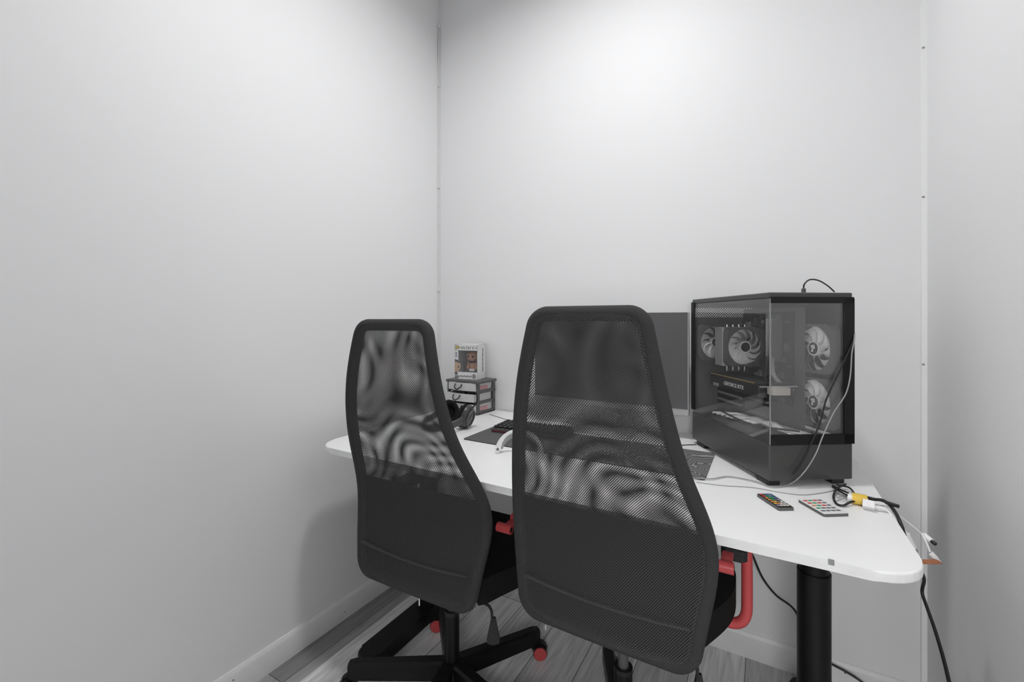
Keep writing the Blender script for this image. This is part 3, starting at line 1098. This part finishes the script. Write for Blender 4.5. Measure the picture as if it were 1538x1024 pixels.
# ------------------------------------------------------------------ drawer tower and boxed figure
DW, DD, DH = 0.18, 0.135, 0.152
du = thing('drawer_tower', 'small desktop tower of three pale drawers in a dark grey frame', 'drawers', (0.268, -0.085, DT), math.radians(-3))
fr = MB()
fr.box((0, 0, DH - 0.006), (DW + 0.012, DD + 0.010, 0.012), M_DGREY, bev=0.003)
fr.box((0, 0, 0.004), (DW, DD, 0.008), M_DGREY)
for s in (-1, 1):
    for yy in (-DD / 2 + 0.008, DD / 2 - 0.008):
        fr.box((s * (DW / 2 - 0.004), yy, DH / 2), (0.008, 0.016, DH - 0.01), M_DGREY, bev=0.001)
    for k in range(3):
        fr.box((s * (DW / 2 - 0.004), 0, 0.006 + k * 0.0475), (0.008, DD - 0.01, 0.012), M_DGREY, bev=0.001)
for k in range(1, 3):
    fr.box((0, 0, 0.006 + k * 0.0475), (DW - 0.01, DD - 0.01, 0.003), M_DGREY)
fr.box((0, DD / 2 - 0.002, DH / 2), (DW, 0.003, DH), M_DGREY)
fr.build('frame', du)
for k in range(3):
    zc = 0.006 + k * 0.0475 + 0.0235
    slide = (0.0, 0.012, 0.0)[k]
    d = MB()
    n = 12
    rows = []
    for zz in (zc - 0.0175, zc + 0.0175):
        rows.append([Vector((-DW / 2 + 0.010 + (DW - 0.020) * i / n, -DD / 2 - 0.002 - slide - 0.010 * math.sin(PI * i / n), zz)) for i in range(n + 1)])
    rows += [[p + Vector((0, 0.003, 0)) for p in rw] for rw in rows[::-1]]
    rows.append(rows[0])
    d.grid(rows, M_CLEAR)
    d.box((0, -0.002 - slide, zc - 0.017), (DW - 0.024, DD - 0.012, 0.002), M_CLEAR)
    for s in (-1, 1):
        d.box((s * (DW / 2 - 0.011), -0.002 - slide, zc), (0.002, DD - 0.012, 0.032), M_CLEAR)
    dr = d.build('drawer', du)
    hx = -0.012
    yf = -DD / 2 - 0.012 - slide
    MB().tube([(hx - 0.019, yf + 0.001, zc + 0.011), (hx - 0.017, yf - 0.009, zc - 0.002), (hx, yf - 0.013, zc - 0.011), (hx + 0.017, yf - 0.009, zc - 0.002), (hx + 0.019, yf + 0.001, zc + 0.011)],
              0.0028, M_BLKPL, seg=8).build('drawer_handle', dr)
    if k != 1:
        MB().box((0.0590, -0.01, zc - 0.005), (0.046, 0.06, 0.018), M_PINK, bev=0.002).build('pink_contents', dr)

BW, BD, BHH = 0.118, 0.088, 0.162
bxo = thing('toy_box', 'white window box with a small toy figure inside, on top of the drawer tower', 'toy box', (0.258, -0.080, DT + DH), math.radians(10))
M_CARD = mat('white_card', 0.80, rough=0.5)
M_PRINT = mat('grey_print', 0.12, rough=0.5)
M_PRINTY = mat('yellow_print', (0.75, 0.60, 0.20), rough=0.5)
M_SKIN = mat('brown_toy_vinyl', (0.55, 0.30, 0.21), rough=0.5)
M_SKIN2 = mat('tan_print', (0.50, 0.36, 0.26), rough=0.5)
M_LILAC = mat('lilac_print', (0.36, 0.30, 0.40), rough=0.5)
cb_ = MB()
t = 0.002
cb_.box((0, 0, t / 2), (BW, BD, t), M_CARD)
cb_.box((0, 0, BHH - t / 2), (BW, BD, t), M_CARD)
cb_.box((0, BD / 2 - t / 2, BHH / 2), (BW, t, BHH), mat('pale_inner_card', 0.40, 0.6))
cb_.box((-BW / 2 + t / 2, 0, BHH / 2), (t, BD, BHH), M_CARD)
# front card: left strip, bottom strip, top strip, right post; right side window continues round the corner
cb_.box((-BW / 2 + 0.009, -BD / 2 + t / 2, BHH / 2), (0.018, t, BHH), M_CARD)
cb_.box((0, -BD / 2 + t / 2, 0.017), (BW, t, 0.034), M_CARD)
cb_.box((0, -BD / 2 + t / 2, BHH - 0.0135), (BW, t, 0.027), M_CARD)
cb_.box((BW / 2 - t / 2, 0, BHH / 2), (t, BD, BHH), M_CARD)
card = cb_.build('carton', bxo)
yf = -BD / 2 - 0.0004
pr = MB()
rnd = random.Random(11)
for k in range(7):   # unreadable grey title
    xx = -0.036 + 0.0095 * k
    pr.box((xx, yf, BHH - 0.015), (0.0016, 0.0006, 0.014), M_PRINT)
    pr.box((xx + 0.003, yf, BHH - 0.010 - 0.006 * (k % 2)), (0.005, 0.0006, 0.0022), M_PRINT)
    if k % 3:
        pr.box((xx + 0.0055, yf, BHH - 0.016), (0.0015, 0.0006, 0.010), M_PRINT)
for k in range(3):
    pr.box((0.036, yf, BHH - 0.010 - 0.0045 * k), (0.010, 0.0006, 0.002), M_PRINT)
for k in range(3):
    pr.box((0.051, yf, BHH - 0.011 - 0.004 * k), (0.008, 0.0006, 0.0016), M_PRINT)
for k in range(9):
    pr.box((-0.034 + 0.0085 * k, yf, 0.014 + 0.002 * (k % 2)), (0.006, 0.0006, 0.0055), M_PRINT)
for k in range(4):
    pr.box((-0.054 + 0.0045 * k, yf, 0.010), (0.002, 0.0006, 0.014), M_PRINT)
xs = BW / 2 + 0.0004
for k in range(15):
    pr.box((xs, 0.012, 0.036 + 0.0075 * k), (0.0006, 0.012 - 0.004 * (k % 3 == 0), 0.0048), M_PRINT)
pr.build('printed_lettering', card)
pr = MB()
for q in range(3):
    pr.cyl((-0.050 + 0.006 * q, yf + 0.0004, BHH - 0.013), (-0.050 + 0.006 * q, yf - 0.0002, BHH - 0.013), 0.006, M_PRINTY, seg=14)
pr.build('yellow_logo', card)
pr = MB()
pr.box((-0.0505, yf, 0.115), (0.008, 0.0006, 0.026), M_LILAC)
hd = [(0.030 * math.cos(a) * 1.0, 0.030 * math.sin(a)) for a in [k * PI / 16 - PI / 2 for k in range(17)]]
mt = Matrix.Translation((-0.0585, yf, 0.062)) @ Euler((PI / 2, 0, 0)).to_matrix().to_4x4()
pr.prism(hd, 0, 0.0005, M_SKIN2, mtx=mt)
cap = [(0.031 * math.cos(a), 0.031 * math.sin(a)) for a in [0.45 + k * (PI / 2 - 0.45) / 10 for k in range(11)]] + [(0.0, 0.020), (0.018, 0.016)]
pr.prism(cap, 0.0005, 0.0008, M_PRINT, mtx=mt)
pr.prism([(0.019 + 0.004 * math.cos(k * PI / 6), -0.004 + 0.005 * math.sin(k * PI / 6)) for k in range(12)], 0.0005, 0.0009, M_PRINT, mtx=mt)
pr.box((-0.052, yf, 0.028), (0.012, 0.0007, 0.010), M_DGREY)
pr.build('corner_portrait', card)
pr = MB().prism([(0.041 + 0.010 * math.cos(k * PI / 8), 0.017 + 0.011 * math.sin(k * PI / 8)) for k in range(16)], 0, 0.0007, M_GPL, mtx=Matrix.Translation((0, yf, 0)) @ Euler((PI / 2, 0, 0)).to_matrix().to_4x4())
pr.build('round_badge', card)
MB().box((0.008, -BD / 2 + 0.0006, BHH / 2 + 0.003), (BW - 0.017, 0.0006, BHH - 0.060), M_WINDOW).build('window', bxo)
fg = MB()
fg.sphere((0.012, 0.0, 0.105), 0.026, M_SKIN, (1.1, 0.95, 0.95))
fg.box((0.012, 0.0, 0.060), (0.028, 0.02, 0.036), M_SKIN, bev=0.007)
fg.box((0.012, 0.0, 0.040), (0.030, 0.022, 0.014), M_CARD, bev=0.004)
for s in (-1, 1):
    fg.cyl((0.012 + s * 0.017, -0.002, 0.076), (0.012 + s * 0.022, -0.008, 0.046), 0.006, M_SKIN, seg=10)
    fg.cyl((0.012 + s * 0.008, 0, 0.004), (0.012 + s * 0.008, 0, 0.036), 0.008, M_DGREY, seg=12)
    fg.sphere((0.012 + s * 0.011, -0.022, 0.105), 0.005, M_BLKPL)
fg.cyl((0.012, 0, 0.074), (0.012, 0, 0.081), 0.013, M_BLKPL, seg=16)
fg.build('toy_figure', bxo)

# ------------------------------------------------------------------ remotes


def remote(name, label, cs, h, body_m, face_m, keys, rows_, cols_):
    a, b, d = [at_z(x, y, DT + h) for x, y in cs]      # far-left, far-right, near-left corners
    ux = (b - a)
    W = ux.length
    ux.normalize()
    uy = (a - d)
    uy -= ux * uy.dot(ux)
    Ln = uy.length
    ctr = (b + d) / 2
    rz = math.atan2(ux.y, ux.x)
    o = thing(name, label, 'remote control', (ctr.x, ctr.y, DT), rz)
    MB().prism(rounded_rect(-W / 2, -Ln / 2, W / 2, Ln / 2, 0.004, 4), 0, h, body_m, bev=0.0012).build('remote_body', o)
    MB().prism(rounded_rect(-W / 2 + 0.0015, -Ln / 2 + 0.0015, W / 2 - 0.0015, Ln / 2 - 0.0015, 0.003, 4), h, h + 0.0004, face_m).build('faceplate', o)
    i = 0
    for r in range(rows_):
        for c in range(cols_):
            x = (-0.5 + (c + 0.5) / cols_) * W * 0.80
            y = (0.5 - (r + 0.7) / (rows_ + 0.9)) * Ln
            k = MB().prism(rounded_rect(x - W * 0.078, y - Ln * 0.035, x + W * 0.078, y + Ln * 0.035, 0.0012, 3), h, h + 0.0013, keys[i % len(keys)])
            k.build('button', o)
            i += 1
    return o


def flat(name, c):
    return mat(name, c, rough=0.45)


kR, kG, kB = flat('key_red', (0.6, 0.07, 0.06)), flat('key_green', (0.06, 0.33, 0.16)), flat('key_blue', (0.12, 0.2, 0.45))
kO, kY, kW, kT = flat('key_orange', (0.75, 0.28, 0.06)), flat('key_yellow', (0.75, 0.5, 0.12)), flat('key_white', (0.75, 0.72, 0.68)), flat('key_teal', (0.2, 0.36, 0.4))
kP, kK = flat('key_violet', (0.36, 0.28, 0.42)), flat('key_grey', (0.16, 0.16, 0.17))
remote('remote_control', 'small black remote with rows of coloured buttons on the desk', ((1139.5, 741), (1161.5, 740.5), (1166, 763)), 0.007, M_DGREY, M_BLKPL,
       [kR, kK, kB, kT, kR, kG, kT, kB, kO, kG, kG, kB, kO, kG, kK, kP, kO, kY, kK, kW, kY, kO, kW, kW, kP, kW, kW, kW], 7, 4)
remote('remote_control', 'white slim remote with small grey and coloured buttons, beside the yellow-wrapped cables', ((1199.5, 750), (1235, 749), (1236, 772.5)), 0.006, M_DGREY, M_WPL,
       [kR, kG, kR, kK, kR, kG, kR, kK, kO, kG, kR, kK, kG, kK, kK, kK, kK, kK, kK, kK], 5, 4)

# ------------------------------------------------------------------ cables


def cable(name, label, pts, r, m, sub=6):
    o = MB().tube(pts, r, m, seg=10, sub=sub).build(name)
    return tag(o, label, 'cable')


# the cable on top of the computer: plug and loop, then down its far side
topz = PZ1
lp = [at_d(1207, 438, 1.22)]
lp[0].z = topz + 0.010
pts = [lp[0], at_d(1208, 427, 1.22), at_d(1216, 420, 1.22), at_d(1229, 421, 1.23), at_d(1243, 429, 1.25), at_d(1253, 438, 1.27)]
usb = thing('usb_cable', 'short dark cable looping out of a plug in the top of the computer', 'cable', (pts[0].x, pts[0].y, topz))
MB().tube([p - usb.location for p in pts], 0.0022, M_BLKPL, seg=8).build('cord', usb)
MB().box((0, 0, 0.008), (0.010, 0.008, 0.018), M_DGREY, rot=(0, 0, PCA), bev=0.002).build('plug', usb)

def on_face(px, py, off=-0.012):
    return PCM @ pc_hit_y(px, py, off)


pts = [PCM @ Vector((PW + 0.005, 0.03, 0.40)), on_face(1282, 498, 0.0), on_face(1283, 512), on_face(1279.5, 530), on_face(1277, 565), on_face(1270, 592), on_face(1252, 620), on_face(1237, 652),
       on_face(1224, 684), on_face(1206, 711, -0.014), at_z(1186, 727, DT + 0.006), at_z(1160, 731, DT + 0.0035), at_z(1135, 723, DT + 0.0035), at_z(1095, 715.5, DT + 0.003), at_z(1068, 719, DT + 0.004), at_z(1035, 717, DT + 0.006)]
cc = thing('computer_cable', 'thin cord hanging across the computer front and over the desk mat, beside its modelled shadow', 'cable', (pts[11].x, pts[11].y, DT))
MB().tube([p - cc.location for p in pts], 0.0016, M_GPL, seg=8).build('grey_cord', cc)
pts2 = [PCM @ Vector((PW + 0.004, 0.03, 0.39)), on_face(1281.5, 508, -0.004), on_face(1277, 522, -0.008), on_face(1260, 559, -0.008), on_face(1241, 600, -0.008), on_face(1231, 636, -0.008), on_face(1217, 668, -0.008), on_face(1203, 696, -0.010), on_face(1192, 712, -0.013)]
MB().tube([p - cc.location for p in pts2], 0.0022, M_BLKPL, seg=8).build('cord_shadow', cc)  # dark strand modelled in place of the grey cord's shadow on the case front
cable('thin_cord', 'hair-thin pale cord lying in a long curve in front of the computer', [at_z(x, y, DT + 0.0015) for x, y in ((1046, 724), (1085, 729), (1130, 732), (1170, 739), (1205, 743), (1235, 740), (1258, 735))], 0.0009, M_GPL)
cable('monitor_cable', 'dark cable on the desk running out behind the monitor to the computer', [at_z(x, y, DT + 0.002) for x, y in ((960, 672), (1005, 669.5), (1030, 668), (1046, 667.5))], 0.0018, M_DGREY)
cable('wall_side_cable', 'thin grey cable on the desk from the drawer tower toward the keyboard', [at_z(x, y, DT + 0.0018) for x, y in ((735, 622), (748, 626), (768, 632), (800, 640))], 0.0016, M_GPL)

# cable under the desk
pts = [at_y(1118, 812, -0.10), at_y(1130, 833, -0.07), at_y(1145, 867, -0.05), at_y(1165, 893, -0.05), at_y(1188, 910, -0.05), at_y(1199, 926, -0.05), at_y(1207, 955, -0.05), at_y(1228, 985, -0.05), at_y(1247, 996, -0.05), at_y(1270, 1008, -0.05), at_y(1292, 1022, -0.06)]
pts.append(pts[-1] + Vector((0.04, 0, -0.025)))
cable('power_cord', 'black cord drooping under the desk and passing behind its leg', pts, 0.0038, M_BLKPL)

# right-hand power cord to the floor
pts = [at_z(1306, 750, DT + 0.016), at_z(1328, 752, DT + 0.012), at_z(1344, 768, DT + 0.006), at_x(1355, 792, 1.722), at_x(1360, 812, 1.735), at_x(1369, 838, 1.76), at_x(1384, 859, 1.79), at_x(1388, 871, 1.80), at_x(1385, 889, 1.80), at_x(1392, 911, 1.80),
       at_x(1404, 945, 1.80), at_x(1416, 985, 1.80), at_x(1425, 1022, 1.80), at_x(1436, 1075, 1.80)]
pts.append(Vector((1.81, pts[-1].y + 0.0, 0.004)))
cable('power_cord', 'black cord falling from the desk corner to the floor by the right wall', pts, 0.0036, M_BLKPL)

# bundle with the yellow wrap
bz = DT + 0.012
b0p = at_z(1288, 751, bz)
bun = thing('cable_bundle', 'bundle of black and white cables tied with a yellow wrap at the desk edge', 'cables', (b0p.x, b0p.y, DT))


def L(p):
    return p - bun.location


a1, a2 = at_z(1283, 748, bz), at_z(1299, 751, bz)
dv = (a2 - a1).normalized()
wr = MB().tube([L(a1 - dv * 0.004), L((a1 + a2) / 2), L(a2 + dv * 0.004)], 0.015, M_YELLOW, seg=14, sub=1, flat=(0.017, 0.0118), up=(0, 0, 1))
yo = wr.build('yellow_wrap', bun)
yo['label'] = 'yellow wrap around the cables'
c1, c2 = at_z(1275, 746, bz), at_z(1283, 748, bz)
mb = MB().tube([L(c1), L(c2)], 0.01, M_WPL, seg=12, sub=1, flat=(0.0145, 0.0095), up=(0, 0, 1))
d1, d2 = at_z(1296, 756, DT + 0.0115), at_z(1314, 760, DT + 0.0115)
mb.tube([L(d1), L(d2)], 0.01, M_WPL, seg=4, sub=1, flat=(0.014, 0.011), up=(0, 0, 1))
mb.build('white_adapter', bun)
mb = MB()
for pp in (((1251, 729), (1262, 735), (1276, 741)), ((1250, 731), (1262, 738), (1275, 745)), ((1256, 728), (1275, 732), (1284, 742))):
    mb.tube([L(at_z(x, y, DT + 0.006 + 0.004 * i)) for i, (x, y) in enumerate(pp)], 0.0022, M_BLKPL, seg=8)
mb.tube([L(at_z(x, y, z)) for x, y, z in ((1270, 727, DT + 0.012), (1258, 733, DT + 0.010), (1252, 745, DT + 0.004), (1256, 756, DT + 0.003), (1267, 759, DT + 0.004), (1277, 754, DT + 0.008), (1290, 751, DT + 0.012))], 0.0026, M_BLKPL, seg=8)
mb.build('black_cords', bun)
mb = MB()
for pp in (((1258, 741), (1266, 744), (1275, 746)), ((1257, 747), (1266, 746), (1276, 748)), ((1256, 752), (1266, 749), (1277, 749))):
    mb.tube([L(at_z(x, y, DT + 0.002 + 0.003 * i)) for i, (x, y) in enumerate(pp)], 0.0013, M_GPL, seg=6)
mb.build('thin_wires', bun)
# stiff black plug end
mb = MB().tube([L(at_z(1300, 746, bz)), L(at_z(1318, 750, bz + 0.002)), L(at_z(1333, 755, bz + 0.002))], 0.0026, M_BLKPL, seg=8)
p1, p2 = at_z(1330, 754, bz + 0.002), at_z(1350, 760.5, bz + 0.002)
mb.tube([L(p1), L((p1 + p2) / 2), L(p2)], 0.004, M_BLKPL, seg=10, sub=1)
mb.build('black_plug', bun)
# three white leads with connectors over the edge
def lead(pts, plug, tip_m):
    mb = MB().tube([L(p) for p in pts], 0.0022, M_WPL, seg=8)
    q = [L(p) for p in plug]
    mb.tube(q, 0.006, M_WPL, seg=10, sub=1, flat=(0.0062, 0.0045))
    e = (q[-1] - q[-2]).normalized()
    mb.tube([q[-1], q[-1] + e * 0.009], 0.004, tip_m, seg=10, sub=1)
    mb.build('white_lead', bun)


st0 = at_z(1313, 760, DT + 0.010)
st1 = at_z(1335, 765, DT + 0.006)
lead([st0, st1, at_x(1360, 782, 1.74), at_x(1380, 798, 1.765), at_x(1388, 804, 1.775)], [at_x(1387, 803, 1.775), at_x(1393, 808, 1.78), at_x(1399, 812.5, 1.785)], M_BLKPL)
lead([st0, at_z(1333, 767, DT + 0.005), at_x(1350, 785, 1.722), at_x(1363, 803, 1.735)], [at_x(1362, 802, 1.735), at_x(1368, 814, 1.742), at_x(1373, 823, 1.748)], M_GPL)
lead([at_x(1384, 801, 1.77), at_x(1391, 814, 1.775), at_x(1397, 829, 1.78)], [at_x(1397, 830, 1.78), at_x(1402, 835, 1.785), at_x(1406, 839, 1.79)], M_WPL)
w1, w2 = at_x(1374, 843.5, 1.735), at_x(1408, 843.5, 1.792)
MB().tube([L(w1), L((w1 + w2) / 2), L(w2)], 0.004, M_WOOD, seg=4, sub=1, flat=(0.009, 0.0052), up=(0, 0, 1)).build('brown_strip', bun)
